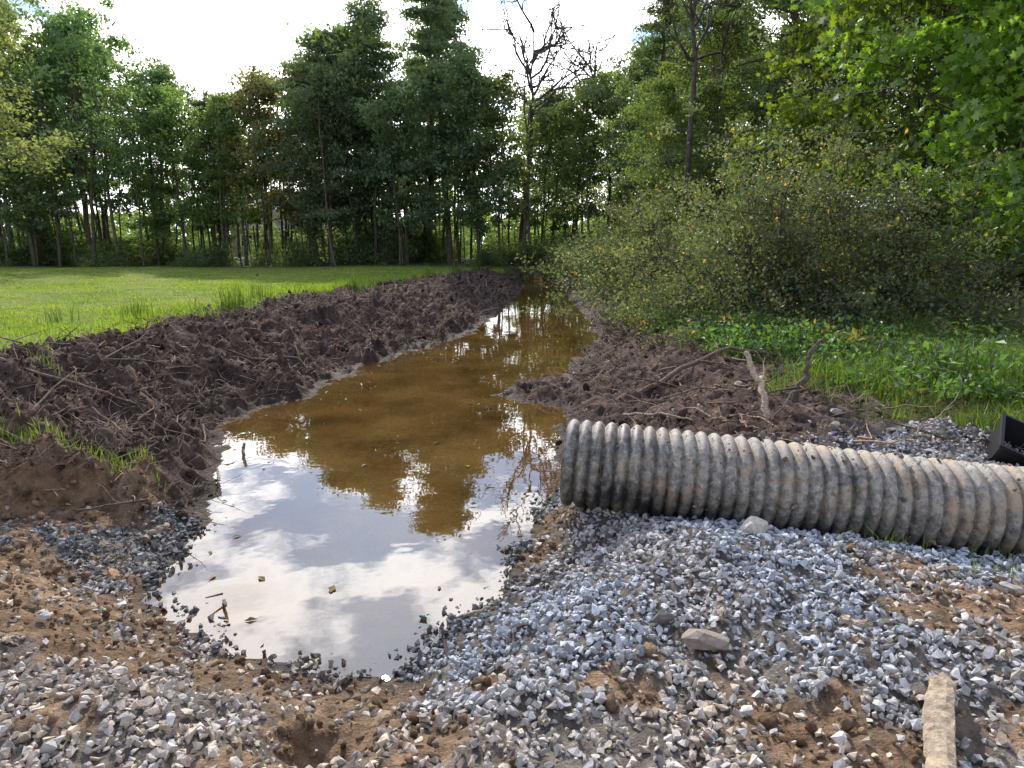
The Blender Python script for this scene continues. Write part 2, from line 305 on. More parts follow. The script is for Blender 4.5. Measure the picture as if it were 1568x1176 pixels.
for i in range(560):
    while True:
        yy=4.4+rng.random()**1.7*22; xx=rng.uniform(-7,4); q=fields(np.array([xx]),np.array([yy]))
        if q['mud'][0]>.4: break
    Ln=rng.uniform(.15,.8); az=rng.uniform(0,6.3); p0=np.array([xx,yy,q['z'][0]+.03]); el=rng.normal(0,.3)
    t=np.linspace(0,1,5)[:,None]; P=p0+t*Ln*np.array([math.cos(az)*math.cos(el),math.sin(az)*math.cos(el),abs(math.sin(el))])+rng.normal(size=(5,3))*Ln*.06*t
    c=np.array([.16,.11,.08])*rng.uniform(.3,2.4); tube(A,P,np.linspace(1,.4,5)*rng.uniform(.004,.013),c,0,4)
A.obj('twigs_and_roots',[M_WOOD])
A=Acc(); n=5200; xx=rng.uniform(-4,5.5,n); yy=1.6+rng.random(n)**1.3*16; f=fields(xx,yy); k=((f['lw']<.5)&(f['far']>.5)|(rng.random(n)<.04))&(f['d']>0)
P=np.stack([xx,yy,f['z']+.02],1)[k]; cc=mix(c3(.14,.07,.03),c3(.38,.26,.10),rng.random(k.sum())); leaves(A,P,.055,rng,cc,0,.7,3)
A.obj('fallen_leaves',[M_DEAD])
A=Acc(); n=3200; xx=rng.uniform(-3.3,2.2,n); yy=2.8+rng.random(n)*12; f=fields(xx,yy); k=f['d']<-.05
P=np.stack([xx,yy,f['z']+.012],1)[k]; P[::25,2]=.004; cc=mix(c3(.06,.04,.015),c3(.20,.13,.05),rng.random(k.sum())); leaves(A,P,.075,rng,cc,0,.5,8)
A.obj('pond_leaf_litter',[M_DEAD])
# ------------------------------------------------------------------ grass
def blades(acc,P,h,w,cols,r,lean=.35):
    n=len(P); az=r.uniform(0,6.283,n); dx=np.stack([np.cos(az),np.sin(az),0*az],1); la=r.uniform(0,6.283,n); le=np.stack([np.cos(la),np.sin(la),0*la],1)*(h*r.uniform(0,lean*2,n))[:,None]
    b=dx*(w/2)[:,None]; up=np.array([0,0,1.])*h[:,None]
    V=np.stack([P-b,P+b,P+b*.7+up*.55+le*.3,P-b*.7+up*.55+le*.3,P+up+le],1)
    o=(np.arange(n)*5)[:,None]
    acc.add(V,o+np.array([0,1,2,3]),np.repeat(cols,5,axis=0),0)
    acc.f.append((o+np.array([3,2,4])+acc.n-5*n,0,False))
A=Acc()
n=150000; yy=6+rng.random(n)**1.5*38; xx=-rng.random(n)**.9*(yy*.85+1)-0; f=fields(xx,yy)
edge=np.exp(-np.clip(XL(yy)-xx,0,99)/(.8+.05*yy)); 
pt=ss(-.3,.4,noise(xx*.5,yy*.5,46))
k=rng.random(n)<f['lawnL']*(.10+.35*pt+.9*edge)*(yy<41); xx,yy,edge,pt=xx[k],yy[k],edge[k],pt[k]; z=f['z'][k]; n=len(xx)
clump=np.clip(.6+.9*noise(xx*1.3,yy*1.3,31),.2,1.4)
h=(.03+.03*pt+.20*edge*clump)*rng.uniform(.6,1.4,n); w=(.007+.0009*yy)*rng.uniform(.7,1.3,n)
cc=mix(c3(.10,.18,.022),c3(.27,.33,.055),np.clip(rng.random(n)*.7+.3*noise(xx*.3,yy*.3,47)+.1,0,1))
blades(A,np.stack([xx,yy,z-.01],1),h,w,cc,rng); A.obj('lawn_grass',[M_GRASS])
A=Acc()
for cx,cy,hh,m in [(-6.0,14.5,.75,90),(-6.3,14.9,.6,60),(-7.6,13.4,.45,40),(-7.9,14,.4,30),(-4.5,21,.6,60),(-5.2,22,.6,60),(-8.9,13,.35,30),(-3.2,27,.7,60),(-6.8,18,.5,40),(-2.5,30,.8,60),(-1.8,33,.7,60)]:
    P=np.array([cx,cy,0])+rng.normal(size=(m,3))*np.array([.14,.14,0]); P[:,2]=hz(P[:,0],P[:,1]); blades(A,P,rng.uniform(.5,1.1,m)*hh,np.full(m,.018),mix(c3(.05,.11,.02),c3(.11,.18,.03),rng.random(m)),rng,.15)
for cx,cy,hh,m in [(-3.5,4.85,.17,80),(-3.15,4.85,.15,70),(-2.85,4.9,.13,50),(-3.9,4.9,.17,60),(2.2,3.55,.14,26),(2.75,3.5,.12,24),(2.55,3.2,.1,14),(-5.2,7.4,.2,30),(-4.6,7.1,.1,20),(-3.6,5.9,.1,10)]:
    P=np.array([cx,cy,0])+rng.normal(size=(m,3))*np.array([.14,.05,0]); P[:,2]=hz(P[:,0],P[:,1]); blades(A,P,rng.uniform(.5,1.1,m)*hh,np.full(m,.008),mix(c3(.08,.16,.02),c3(.2,.28,.05),rng.random(m)),rng,.4)
A.obj('grass_tufts',[M_GRASS])
A=Acc(); n=110000; yy=5.0+rng.random(n)**1.2*22; xx=2.2+rng.random(n)*(3+yy*.7); f=fields(xx,yy); tall=np.clip(.25+1.1*noise(xx*.6,yy*.6,33)+1.4*gs(xx,yy,8.5,11.5,3.2)+.9*gs(xx,yy,5,7,1.5),0,1.5)
k=rng.random(n)<f['lawnR']*(.15+tall); xx,yy,tall=xx[k],yy[k],tall[k]; z=f['z'][k]; n=len(xx)
blades(A,np.stack([xx,yy,z-.01],1),(.06+.28*tall)*rng.uniform(.5,1.3,n),(.006+.0006*yy)*rng.uniform(.7,1.3,n),mix(c3(.07,.13,.02),c3(.18,.25,.05),rng.random(n)),rng,.55)
A.obj('bank_grass',[M_GRASS])
# ------------------------------------------------------------------ trees
def tree(name,seed,H,cb,R,kind,nleaf,ls,palA,palB,tr=.16,nl=26,clsz=.5,bark=(.12,.10,.085),accent=None,shape=DIAM,asp=.6,lean=0,nc=None):
    r=np.random.default_rng(seed); A=Acc(); bark=np.array(bark)
    m=12; t=np.linspace(0,1,m); wob=np.cumsum(r.normal(size=(m,2))*.012*H,axis=0)*t[:,None]; wob[:,0]+=lean*H*t**1.5
    TP=np.stack([wob[:,0],wob[:,1],t*H*(.97 if kind=='pine' else .88)],1); TP[0,2]=-.3
    if kind!='shrub': tube(A,TP,tr*(1-t*.9)+.012+.06*np.exp(-t*30)*tr*5,bark,0,8)
    C=[]; W=[]
    def trunk(tt): return np.array([np.interp(tt,t,TP[:,j]) for j in range(3)])
    for i in range(nl):
        s=(i+.5)/nl; az=i*2.4+r.uniform(-.8,.8)
        if kind=='decid':
            tt=cb+(1-cb)*s; p0=trunk(tt); Ln=R*(max(.15,math.sin(math.pi*min(1,s*.72+.22)))**.7)*r.uniform(.55,1.25); el=math.radians(r.uniform(0,35)+s*42)
        elif kind=='pine':
            tt=cb+(1-cb)*s**.9; p0=trunk(tt); Ln=R*(1-.78*s**1.3)*r.uniform(.35,1.2); el=math.radians(r.uniform(-14,22)+s*25)
        else:
            p0=np.array([r.normal()*.3,r.normal()*.3,0]); Ln=math.hypot(H,R)*r.uniform(.5,.98); el=math.radians(r.uniform(18,85))
        dr=np.array([math.cos(az)*math.cos(el),math.sin(az)*math.cos(el),math.sin(el)]); q=np.linspace(0,1,6)[:,None]
        bend=-.18*Ln*q**2*np.array([0,0,1.]) if kind!='decid' else .1*Ln*q**2*np.array([0,0,1.])
        if kind=='shrub': bend=-.38*Ln*q**2.2*np.array([0,0,1.])*math.cos(el)
        BP=p0+q*Ln*dr+bend+r.normal(size=(6,3))*.035*Ln*q
        br_=max(.012,tr*.32*(1-s*.6)) if kind!='shrub' else .022
        tube(A,BP,np.linspace(br_,br_*.25,6),bark,0,5)
        for _ in range(nc or {'decid':9,'pine':8,'shrub':12}[kind]):
            qq=r.uniform(.3 if kind!='shrub' else .12,1.02)**.8; b=np.array([np.interp(qq,q[:,0],BP[:,j]) for j in range(3)])
            lat=r.normal(size=3)*np.array([1,1,.55 if kind!='pine' else .12])*(.20*Ln*(1.1-qq*.4)+.1)
            c=b+lat
            if c[2]<.1 and kind!='shrub': c[2]=.5
            c[2]=max(c[2],.12)
            C.append(c); W.append(r.uniform(.4,1.6))
            if r.random()<.6: tube(A,np.stack([b,(b+c)/2+r.normal(size=3)*.04,c]),np.array([.35,.25,.1])*br_+.003,bark,0,3)
    C=np.array(C); W=np.array(W); k=r.choice(len(C),nleaf,p=W/W.sum())
    cs=clsz*r.uniform(.5,1.2,len(C)); sg=np.array([1,1,.6]) if kind!='pine' else np.array([1,1,.28])
    P=C[k]+r.normal(size=(nleaf,3))*sg*cs[k][:,None]*.62
    P[:,2]=np.maximum(P[:,2],.05)
    tone=r.random(len(C))*.75; v=np.clip(tone[k]+r.random(nleaf)*.35,0,1); cols=mix(np.array([palA]),np.array([palB]),v)
    if accent is not None:
        hit=(r.random(nleaf)<accent[1]); cols[hit]=np.array(accent[0])
    leaves(A,P,ls,r,cols,1,asp,.5,shape)
    return A.mesh(name,[M_BARK,M_LEAF])
G1=((.080,.130,.060),(.170,.245,.105)); G2=((.085,.140,.050),(.20,.275,.09)); G3=((.085,.130,.075),(.16,.225,.12)); GP=((.085,.125,.085),(.165,.225,.145))  # far-forest greens paled and greyed, haze painted into the leaf colour
g1=((.055,.092,.030),(.135,.195,.055)); g2=((.070,.112,.024),(.19,.255,.050)); gp=((.055,.085,.042),(.115,.165,.075))
V=[tree('decA',1,16,.25,4.6,'decid',12500,.27,*G1,clsz=.62,nl=30),tree('decB',2,15,.18,4.3,'decid',12500,.26,*G2,tr=.13,clsz=.62,nl=30),tree('decC',3,17,.30,4.0,'decid',11500,.27,*G1,tr=.15,clsz=.62,nl=30),
   tree('decD',4,13,.16,4.0,'decid',11500,.26,*G3,tr=.12,clsz=.6,nl=28),tree('decE',5,14,.28,3.4,'decid',9500,.26,*G2,tr=.1,clsz=.6,nl=26),
   tree('decF',15,13.5,.25,3.7,'decid',11000,.26,(.11,.12,.05),(.26,.22,.11),tr=.12,clsz=.6,nl=28)]
PN=[tree('pinA',6,18,.22,4.1,'pine',14000,.36,*GP,tr=.2,nl=50,clsz=.85,asp=.28),tree('pinB',7,16,.16,3.8,'pine',14000,.36,*GP,tr=.17,nl=48,clsz=.85,asp=.28),tree('pinC',8,19,.3,3.7,'pine',13000,.36,*G3,tr=.18,nl=46,clsz=.8,asp=.28)]
BU=[tree('buA',9,2.6,0,2.0,'shrub',5000,.16,*G2,nl=20,clsz=.35),tree('buB',10,3.8,0,2.2,'shrub',5500,.19,*g1,nl=22,clsz=.45)]
VH=[16,15,17,13,14,13.5]; PH=[18,16,19]
def gz1(x,y): return float(hz(x,y)[0])
def put(kind,name,i,x,y,Ht,wide=1.0):
    lib,hs=(V,VH) if kind=='d' else (PN,PH)
    s=Ht/hs[i]; place(name,lib[i],(x,y,gz1(x,y)-.05),rng.uniform(0,6.28),(s*wide,s*wide,s))
D,P_='deciduous_tree','pine_tree'
edge=[('d',2,-36,47,16.5),('d',0,-33,45,16.5),('d',0,-28.5,46,16.6),('d',2,-30.5,51,16.5),('d',3,-25.5,50,14.2),('d',1,-23.0,48,12.4),('d',4,-20.6,49,11.6),('d',4,-18.4,47,11.8),('d',5,-16.6,47,13.2),
('d',5,-14.2,48,14.2),('p',1,-13.4,46,15.0),('p',1,-11.2,50,15.6),('d',1,-10.0,47,15.8),('p',0,-8.0,46,16.8),('p',0,-6.0,49,20),('p',2,-4.2,46,18.3),('d',3,-2.2,45,12.8),('d',4,-.8,44,12.0),
('d',3,2.2,50,12.0),('d',4,4.6,45,11.8),('d',1,6.6,47,12.8),('d',3,8.5,42,12.4),('p',1,10,46,17),('d',4,12.5,43,15),
('p',1,-34.5,50,15),('d',3,-11.8,44.5,12),('d',3,-6.8,44,11),('p',1,-21.8,52,12),('d',3,-31,44,12)]
for k_,i,a,b,h in edge: put(k_,D if k_=='d' else P_,i,a,b,h,1.0)
hmx=lambda a: np.interp(a,[-60,-36,-28,-24,-19,-16,-10,-5,-1,4,9,30],[17,16,15,11.5,11,13,16,18,12,11,15,19])
for a in np.arange(-54,30,5.0):
    i=int(rng.integers(0,5)); put('d',D,i,a+rng.uniform(-1.8,1.8),rng.uniform(54,62),hmx(a)*rng.uniform(.8,1.02)*1.12,1.05)
A=Acc(); 
for i in range(170):
    xx=rng.uniform(-38,10); yy=rng.uniform(43.0,56); z0=gz1(xx,yy); Hh=rng.uniform(6,13); t=np.linspace(0,1,6)[:,None]
    tube(A,np.array([xx,yy,z0-.1])+t*np.array([rng.normal()*.5,rng.normal()*.3,Hh])+rng.normal(size=(6,3))*.08,np.linspace(1,.4,6)*rng.uniform(.04,.12),np.array([.08,.068,.056])*rng.uniform(.6,1.8),0,5)
A.obj('woodland_sapling_trunks',[M_BARK])
for i in range(54):
    xx=rng.uniform(-40,12); 
    if -26<xx<-15 and rng.random()<.5: continue
    yy=rng.uniform(43.5,58); bi=int(rng.integers(0,2)); s=rng.uniform(.4,1.05)
    place('understory_shrub',BU[bi],(xx,yy,gz1(xx,yy)-.1),rng.uniform(0,6.3),s)
for i in range(34):
    xx=rng.uniform(-60,25); yy=rng.uniform(66,90); s=rng.uniform(.9,1.7)
    place('understory_shrub',BU[0],(xx,yy,.6),rng.uniform(0,6.3),s)
A=Acc(); n=50000; xx=rng.uniform(-170,150,n); top=6+2.0*noise(xx*.05,0*xx,40)+1.5*noise(xx*.25,0*xx,41); zz=rng.random(n)**.8*top+.3; yy=rng.uniform(98,112,n)
leaves(A,np.stack([xx,yy,zz],1),.9,rng,mix(c3(.08,.13,.04),c3(.22,.28,.08),rng.random(n)),1,.7,.4); A.obj('distant_woodland',[M_BARK,M_LEAF])
place(D,tree('edge_tree',21,12,.35,4.0,'decid',17000,.16,(.12,.165,.07),(.27,.32,.15)),(-21.0,27,.5),0.4,(1.15,1.15,.98))
RA=tree('rA',31,15,.22,3.8,'decid',19000,.17,*g2,tr=.17,nl=34,clsz=.58,bark=(.11,.09,.07)); RB=tree('rB',32,14,.15,3.6,'decid',19000,.17,*g1,tr=.14,nl=34,clsz=.58,bark=(.11,.09,.07))
RC=tree('rC',33,16,.3,3.4,'pine',16000,.24,*gp,tr=.16,nl=46,clsz=.55,asp=.25,bark=(.13,.085,.06))
for me,nm,a,b,s,rz in [(RA,D,8.2,30,.85,0),(RB,D,11.5,27,1,1),(RC,P_,9.4,24,1.0,2),(RA,D,13.5,22,1,3),(RB,D,16.5,25,1.1,4),(RC,P_,13.0,29,1.1,5),(RC,P_,7.0,34,.85,.5),(RB,D,19,20,1,2.2),(RA,D,20,29,1.1,1.2),
   (RB,D,24,32,1.1,.2),(RA,D,16,34,1.15,2.8),(RB,D,11,38,.95,3.3),(RA,D,27,40,1.2,.9),(RC,P_,14.6,17.5,.9,3.9),(RA,D,25,23,1.1,5.3),(RB,D,6.2,28,.6,5.3)]:
    place(nm,me,(a,b,.5),rz,s)
for a,b,s in [(6.8,21,.9),(8.5,18,.8),(10.5,20,1.0),(12.5,18,1),(13,14.5,.8),(15,19,1.1),(17,16,1),(5.2,26,.8),(4.6,31,.8),(5.6,36,.9),(9,27,1),(12,24,1),(18,22,1.1),(21,24,1.2),(3.9,38,.8),(15,25,1),(-1.6,41.5,.5),(3.2,42.5,.7),(1.4,44,.6)]:
    place('understory_shrub',BU[int(rng.integers(0,2))],(a,b,.45),rng.uniform(0,6.3),s)
sh=tree('olive_shrub',41,3.7,0,3.6,'shrub',46000,.078,(.050,.070,.034),(.14,.17,.085),nl=60,clsz=.34,bark=(.10,.08,.065),accent=((.42,.25,.05),.015))
place('autumn_olive_shrub',sh,(4.9,13.0,.42),.3,(.92,.85,.95))
sh2=tree('olive_shrub_s',42,2.9,0,2.4,'shrub',22000,.078,(.055,.075,.034),(.15,.185,.08),nl=44,clsz=.32,bark=(.10,.08,.065),accent=((.45,.28,.05),.02))
place('autumn_olive_shrub',sh2,(7.3,12.0,.42),1.3,1.0); place('autumn_olive_shrub',sh2,(4.0,19.5,.42),2.9,1.1)
mp=tree('maple',51,9.5,.12,3.6,'decid',17000,.18,(.07,.135,.018),(.23,.345,.045),tr=.1,nl=34,clsz=.48,bark=(.08,.065,.05),shape=MAPLE,asp=1.0,lean=-.05)
place('maple_tree',mp,(9.9,13.4,.45),.6)
place('maple_tree',mp,(13.0,15.8,.45),3.6,1.1)
place('maple_tree',mp,(10.6,18.5,.45),2.2,1.25)
def dead(name,seed,H,loc,tr,nl,lean,bl=1.0):
    r=np.random.default_rng(seed); A=Acc(); t=np.linspace(0,1,12)[:,None]; c=np.array([.11,.09,.08])
    TP=t*np.array([lean,0,H])+np.cumsum(r.normal(size=(12,3))*.13,axis=0)*t; tube(A,TP,np.linspace(tr,.04,12),c,0,8)
    def br(p,dr,Ln,rad,lv):
        q=np.linspace(0,1,6)[:,None]; dr=dr/np.linalg.norm(dr); w=np.cumsum(r.normal(size=(6,3))*.09*Ln,axis=0)*q; P=p+q*Ln*dr+w+np.array([0,0,.2*Ln])*q**2
        tube(A,P,np.linspace(rad,max(rad*.4,.012),6),c,0,4)
        if lv>0:
            for _ in range(5):
                j=r.integers(2,6); br(P[j],dr+r.normal(size=3)*.8,Ln*r.uniform(.4,.7),rad*.55,lv-1)
    for i in range(nl):
        tt=r.uniform(.62,1); p=np.array([np.interp(tt,t[:,0],TP[:,j]) for j in range(3)]); az=r.uniform(0,6.28)
        br(p,np.array([math.cos(az),math.sin(az),r.uniform(.2,1.2)]),r.uniform(1.4,2.9)*bl,tr*.4,2)
    o=A.obj(name,[M_BARK]); o.location=loc
dead('dead_tree',61,15.0,(.6,47.5,.5),.24,15,.8,1.15)
dead('dead_tree',62,11.5,(6.1,24,.5),.13,14,-.3)
dead('dead_tree',63,12.5,(4.0,46,.5),.16,9,.5)
# ------------------------------------------------------------------ undergrowth herbs right bank
A=Acc(); pts=[]
for cx,cy,sx,sy,m in [(3.3,10.5,.8,1.2,150),(3.9,8.6,.8,.8,80),(5.2,9.0,1.2,1.0,80),(3.6,14,.6,2,90),(5.8,7.2,1.2,.7,40),(3.6,20,.6,3,70),(4.4,6.6,.5,.4,20)]:
    pts.append(np.stack([rng.normal(cx,sx,m),rng.normal(cy,sy,m)],1))
pts=np.concatenate(pts); f=fields(pts[:,0],pts[:,1]); k=(f['lawnR']>.3); pts=pts[k]; pz=f['z'][k]
for (a,b),z0 in zip(pts,pz):
    m=rng.integers(18,40); hh=rng.uniform(.12,.55); off=rng.normal(size=(m,3))*np.array([.16,.16,0]); off[:,2]=hh*rng.uniform(.3,1,m)
    tn=rng.uniform(.0,.7); red=rng.random()<.03
    cc=mix(c3(.040,.085,.022),c3(.12,.20,.045),np.clip(tn+rng.random(m)*.3,0,1))
    if red: cc=mix(c3(.16,.10,.03),c3(.24,.17,.05),rng.random(m))
    leaves(A,np.array([a,b,z0])+off,rng.uniform(.06,.12),rng,cc,1,.5,.9)
    for _ in range(3): tube(A,np.array([[a,b,z0],[a,b,z0+hh*.5],[a+rng.normal()*.1,b+rng.normal()*.1,z0+hh]]),.004,(.08,.1,.04),0,3)
A.obj('undergrowth_plants',[M_BARK,M_LEAF])
# ------------------------------------------------------------------ corrugated culvert pipe
def pipe():
    m,nt,out=mat('dusty_black_plastic'); p=N(nt,'ShaderNodeBsdfPrincipled'); tc=N(nt,'ShaderNodeTexCoord')
    a=N(nt,'ShaderNodeAttribute',attribute_name='Col')
    def nz(s,d=7,r=.65,dist=0):
        n=N(nt,'ShaderNodeTexNoise'); n.inputs['Scale'].default_value=s; n.inputs['Detail'].default_value=d; n.inputs['Roughness'].default_value=r; n.inputs['Distortion'].default_value=dist; L(nt,tc.outputs['Object'],n.inputs['Vector']); return n
    n1=nz(4.0); n2=nz(24,8,.75,.5); n3=nz(7)
    def cr(src,p0,p1,c0,c1):
        c=N(nt,'ShaderNodeValToRGB'); c.color_ramp.elements[0].position=p0; c.color_ramp.elements[1].position=p1; c.color_ramp.elements[0].color=(*c0,1); c.color_ramp.elements[1].color=(*c1,1); L(nt,src,c.inputs[0]); return c
    dust=cr(n2.outputs[0],.35,.68,(.16,.15,.135),(.47,.435,.385))
    mx=N(nt,'ShaderNodeMix',data_type='RGBA'); L(nt,dust.outputs[0],mx.inputs['A']); mx.inputs['B'].default_value=(.40,.295,.19,1)
    tanm=cr(n3.outputs[0],.48,.62,(0,0,0),(.85,.85,.85)); L(nt,tanm.outputs[0],mx.inputs['Factor'])
    ms=N(nt,'ShaderNodeMath',operation='MULTIPLY_ADD'); ms.inputs[1].default_value=2.6; ms.inputs[2].default_value=-1.2; L(nt,n1.outputs[0],ms.inputs[0])
    ms2=N(nt,'ShaderNodeMath',operation='MULTIPLY_ADD'); ms2.inputs[1].default_value=2.0; L(nt,n2.outputs[0],ms2.inputs[0]); ms2.inputs[2].default_value=-1.0
    mk0=N(nt,'ShaderNodeMath',operation='ADD'); L(nt,ms.outputs[0],mk0.inputs[0]); L(nt,ms2.outputs[0],mk0.inputs[1])
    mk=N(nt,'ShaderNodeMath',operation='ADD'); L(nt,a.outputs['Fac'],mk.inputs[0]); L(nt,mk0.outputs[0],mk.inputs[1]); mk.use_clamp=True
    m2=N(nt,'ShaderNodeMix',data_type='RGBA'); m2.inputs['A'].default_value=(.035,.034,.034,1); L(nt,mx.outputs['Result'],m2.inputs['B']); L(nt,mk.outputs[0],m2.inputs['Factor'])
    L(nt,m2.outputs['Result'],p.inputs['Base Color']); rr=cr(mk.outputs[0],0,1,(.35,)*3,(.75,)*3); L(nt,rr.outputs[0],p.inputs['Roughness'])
    b=N(nt,'ShaderNodeBump'); b.inputs['Strength'].default_value=.4; b.inputs['Distance'].default_value=.01; L(nt,n2.outputs[0],b.inputs['Height']); L(nt,b.outputs[0],p.inputs['Normal']); L(nt,p.outputs[0],out.inputs[0])
    per=.084; Ln=6.6; ns=14; nrib=int(Ln/per); R0=.300
    s=np.arange(nrib*ns+1)/ns; ph=s%1; rb=np.clip(np.sin(np.pi*ph),0,1)**.8; prof=R0-.038*(1-rb)
    n=72; th=np.arange(n)*2*np.pi/n
    ax=PD/np.linalg.norm(PD); Aa=unit(np.cross(ax,[0,0,1.])); B=-np.cross(ax,Aa) if np.cross(ax,Aa)[2]<0 else np.cross(ax,Aa)
    def surf(sv,rad,flip):
        cen=PA+ax*sv[:,None]+np.array([0,0,1.])*(.006*np.sin(sv*2.1))[:,None]; jit=1+.008*np.sin(th*2+1)
        Vv=cen[:,None,:]+rad[:,None,None]*jit[None,:,None]*(Aa*np.cos(th)[:,None]+B*np.sin(th)[:,None])[None]
        i=np.arange(len(sv)-1)[:,None]*n; j=np.arange(n)[None]; k=(j+1)%n; Ff=np.stack([i+j,i+k,i+n+k,i+n+j],-1).reshape(-1,4)
        return Vv,(Ff[:,::-1] if flip else Ff)
    A=Acc(); sv=s*per
    dirt_and_shade=.16+.34*ss(.0,1.3,sv)[:,None]+.34*np.sin(th)[None,:]-.32*(1-rb)[:,None]+.12  # dust, plus occlusion shade painted into the rib grooves
    dirt_and_shade=np.clip(dirt_and_shade,0,1)
    Vv,Ff=surf(sv,prof,True); A.add(Vv,Ff,np.repeat(dirt_and_shade.reshape(-1,1),3,1),0,True)
    Vi,Fi=surf(sv,prof-.012,False); A.add(Vi,Fi,(.15,.15,.15),0,True)
    e=np.concatenate([Vv[0],Vi[0]]); j=np.arange(n); k=(j+1)%n; A.add(e,np.stack([j,k,k+n,j+n],-1),(.3,.3,.3),0)
    e=np.concatenate([Vv[-1],Vi[-1]]); A.add(e,np.stack([j,k,k+n,j+n],-1),(.3,.3,.3),0)
    o=A.obj('corrugated_culvert_pipe',[m])
    A=Acc(); m_=700; q=rng.uniform(.1,4.5,m_); tt=rng.uniform(-.5,3.4,m_); rad=R0-.004
    Pp=PA+ax*q[:,None]+rad*(Aa*np.cos(tt)[:,None]+B*np.sin(tt)[:,None])
    scatter(A,Pp,rng.gamma(2,.006,m_)+.006,mix(c3(.2,.14,.09),c3(.42,.34,.25),rng.random(m_)),CLOD,rng,True)
    c=A.obj('dried_mud_crumbs',[M_CLOD]); c.parent=o
pipe()
# ------------------------------------------------------------------ rocks, branches, plank, plastic
def rock(x,y,s,c,sq=(1,.8,.7),dz=.25,name='rock'):
    r=np.random.default_rng(int(abs(x*991+y*77)*10)%99999); T=hulls(1,26,r,.8,.18)[0]; A=Acc(); V_=T[0]*np.array(sq)*s; A.add(V_,T[1],c,0)
    o=A.obj(name,[M_STONE]); o.location=(x,y,gz1(x,y)+s*sq[2]*dz); o.rotation_euler=(0.1,-.15,r.uniform(0,6)); return o
rock(1.40,3.62,.22,(.55,.50,.42),(1,.8,.95)); rock(2.45,3.0,.13,(.4,.39,.36)); rock(2.85,7.55,.28,(.48,.42,.35),(1,.7,.6)); rock(2.5,7.2,.17,(.42,.36,.31)); rock(2.3,5.0,.30,(.46,.39,.31),(1,.7,.7))
rock(-2.42,3.72,.13,(.34,.21,.11),(1,.9,.8)); rock(.85,5.3,.26,(.2,.17,.14),(1,.7,.6)); rock(3.0,6.0,.14,(.4,.37,.33)); rock(2.1,2.3,.11,(.35,.3,.25)); rock(3.1,5.2,.16,(.35,.31,.28)); rock(-.52,2.35,.10,(.3,.22,.14)); rock(-3.1,4.1,.1,(.3,.28,.26))
for xx,yy,s in [(1.4,5.8,.1),(1.9,6.6,.09),(2.2,7.9,.12),(1.2,7.2,.08),(1.6,8.8,.1),(2.7,5.4,.15),(2.0,5.5,.1),(1.1,6.2,.09),(3.3,5.6,.12)]: rock(xx,yy,s,(.30,.26,.225))
def stick(name,pts,r0,r1,c,sub=[]):
    A=Acc(); P=np.array(pts,float); t=np.linspace(0,1,len(P)); tt=np.linspace(0,1,14); Q=np.stack([np.interp(tt,t,P[:,j]) for j in range(3)],1); Q[1:-1]+=rng.normal(size=(12,3))*r0*.35
    tube(A,Q,np.linspace(r0,r1,14),c,0,8,cap=True)
    for s_ in sub: tube(A,np.array(s_,float),np.linspace(r1*.9,r1*.4,len(s_)),c,0,6,cap=True)
    return A.obj(name,[M_WOOD])
def g(x,y,dz=0): return (x,y,gz1(x,y)+dz)
stick('fallen_branch',[g(1.55,8.0,.03),g(1.9,8.1,.12),g(2.4,8.6,.12),g(2.9,8.9,.16),g(3.4,8.9,.12),g(3.8,8.8,.05)],.035,.018,(.16,.12,.09),[[g(2.4,8.6,.12),g(2.7,8.3,.06),g(2.9,8.1,.03)]])
stick('leaning_stick',[g(2.35,5.95,-.05),g(2.38,6.1,.16),g(2.36,6.35,.36),g(2.30,6.5,.52)],.034,.026,(.46,.36,.26))
stick('twisted_root',[g(2.85,6.5,-.05),g(2.84,6.5,.16),g(2.95,6.5,.32),g(2.90,6.5,.42),g(3.02,6.5,.58),g(3.10,6.5,.57)],.040,.014,(.14,.105,.085),[[g(2.84,6.5,.16),g(2.6,6.5,.10),g(2.4,6.5,.06)]])
stick('fallen_branch',[g(-1.74,3.75,.04),g(-1.66,3.5,.03),(-1.58,3.35,.05)],.012,.008,(.14,.11,.09),[[(-1.66,3.5,.04),(-1.72,3.42,.06)]])
stick('fallen_branch',[g(-2.45,4.15,.05),g(-2.4,4.35,.07)],.03,.02,(.26,.21,.16)); stick('fallen_branch',[g(-2.6,5.6,.08),g(-2.45,5.3,.06)],.012,.008,(.25,.2,.14))
stick('stake',[g(-2.6,6.2,-.05),g(-2.6,6.2,.14)],.016,.014,(.35,.3,.24)); stick('fallen_branch',[g(-.80,2.25,-.05),g(-.78,2.2,.2)],.006,.003,(.25,.18,.1))
stick('fallen_branch',[g(-5.6,7.2,.12),g(-5.0,7.0,.15),g(-4.4,6.9,.12),g(-4.0,6.9,.1)],.02,.01,(.2,.14,.11)); stick('fallen_branch',[g(-.3,3.25,.03),g(-.12,3.32,.03)],.008,.006,(.4,.33,.22))
stick('fallen_branch',[g(1.2,7.0,.05),g(1.5,6.4,.08),g(1.7,6.1,.05)],.015,.01,(.3,.24,.18)); stick('fallen_branch',[g(1.7,7.3,.05),g(2.1,7.2,.1),g(2.3,6.8,.05)],.012,.008,(.2,.15,.11))
stick('root_stump',[g(-3.2,9.2,-.05),g(-3.2,9.2,.2),g(-3.35,9.2,.42)],.07,.03,(.09,.065,.05),[[g(-3.2,9.2,.2),g(-2.95,9.1,.35),g(-2.8,9.0,.30)],[g(-3.2,9.2,.15),g(-3.6,9.1,.25),g(-3.9,9.0,.15)]])
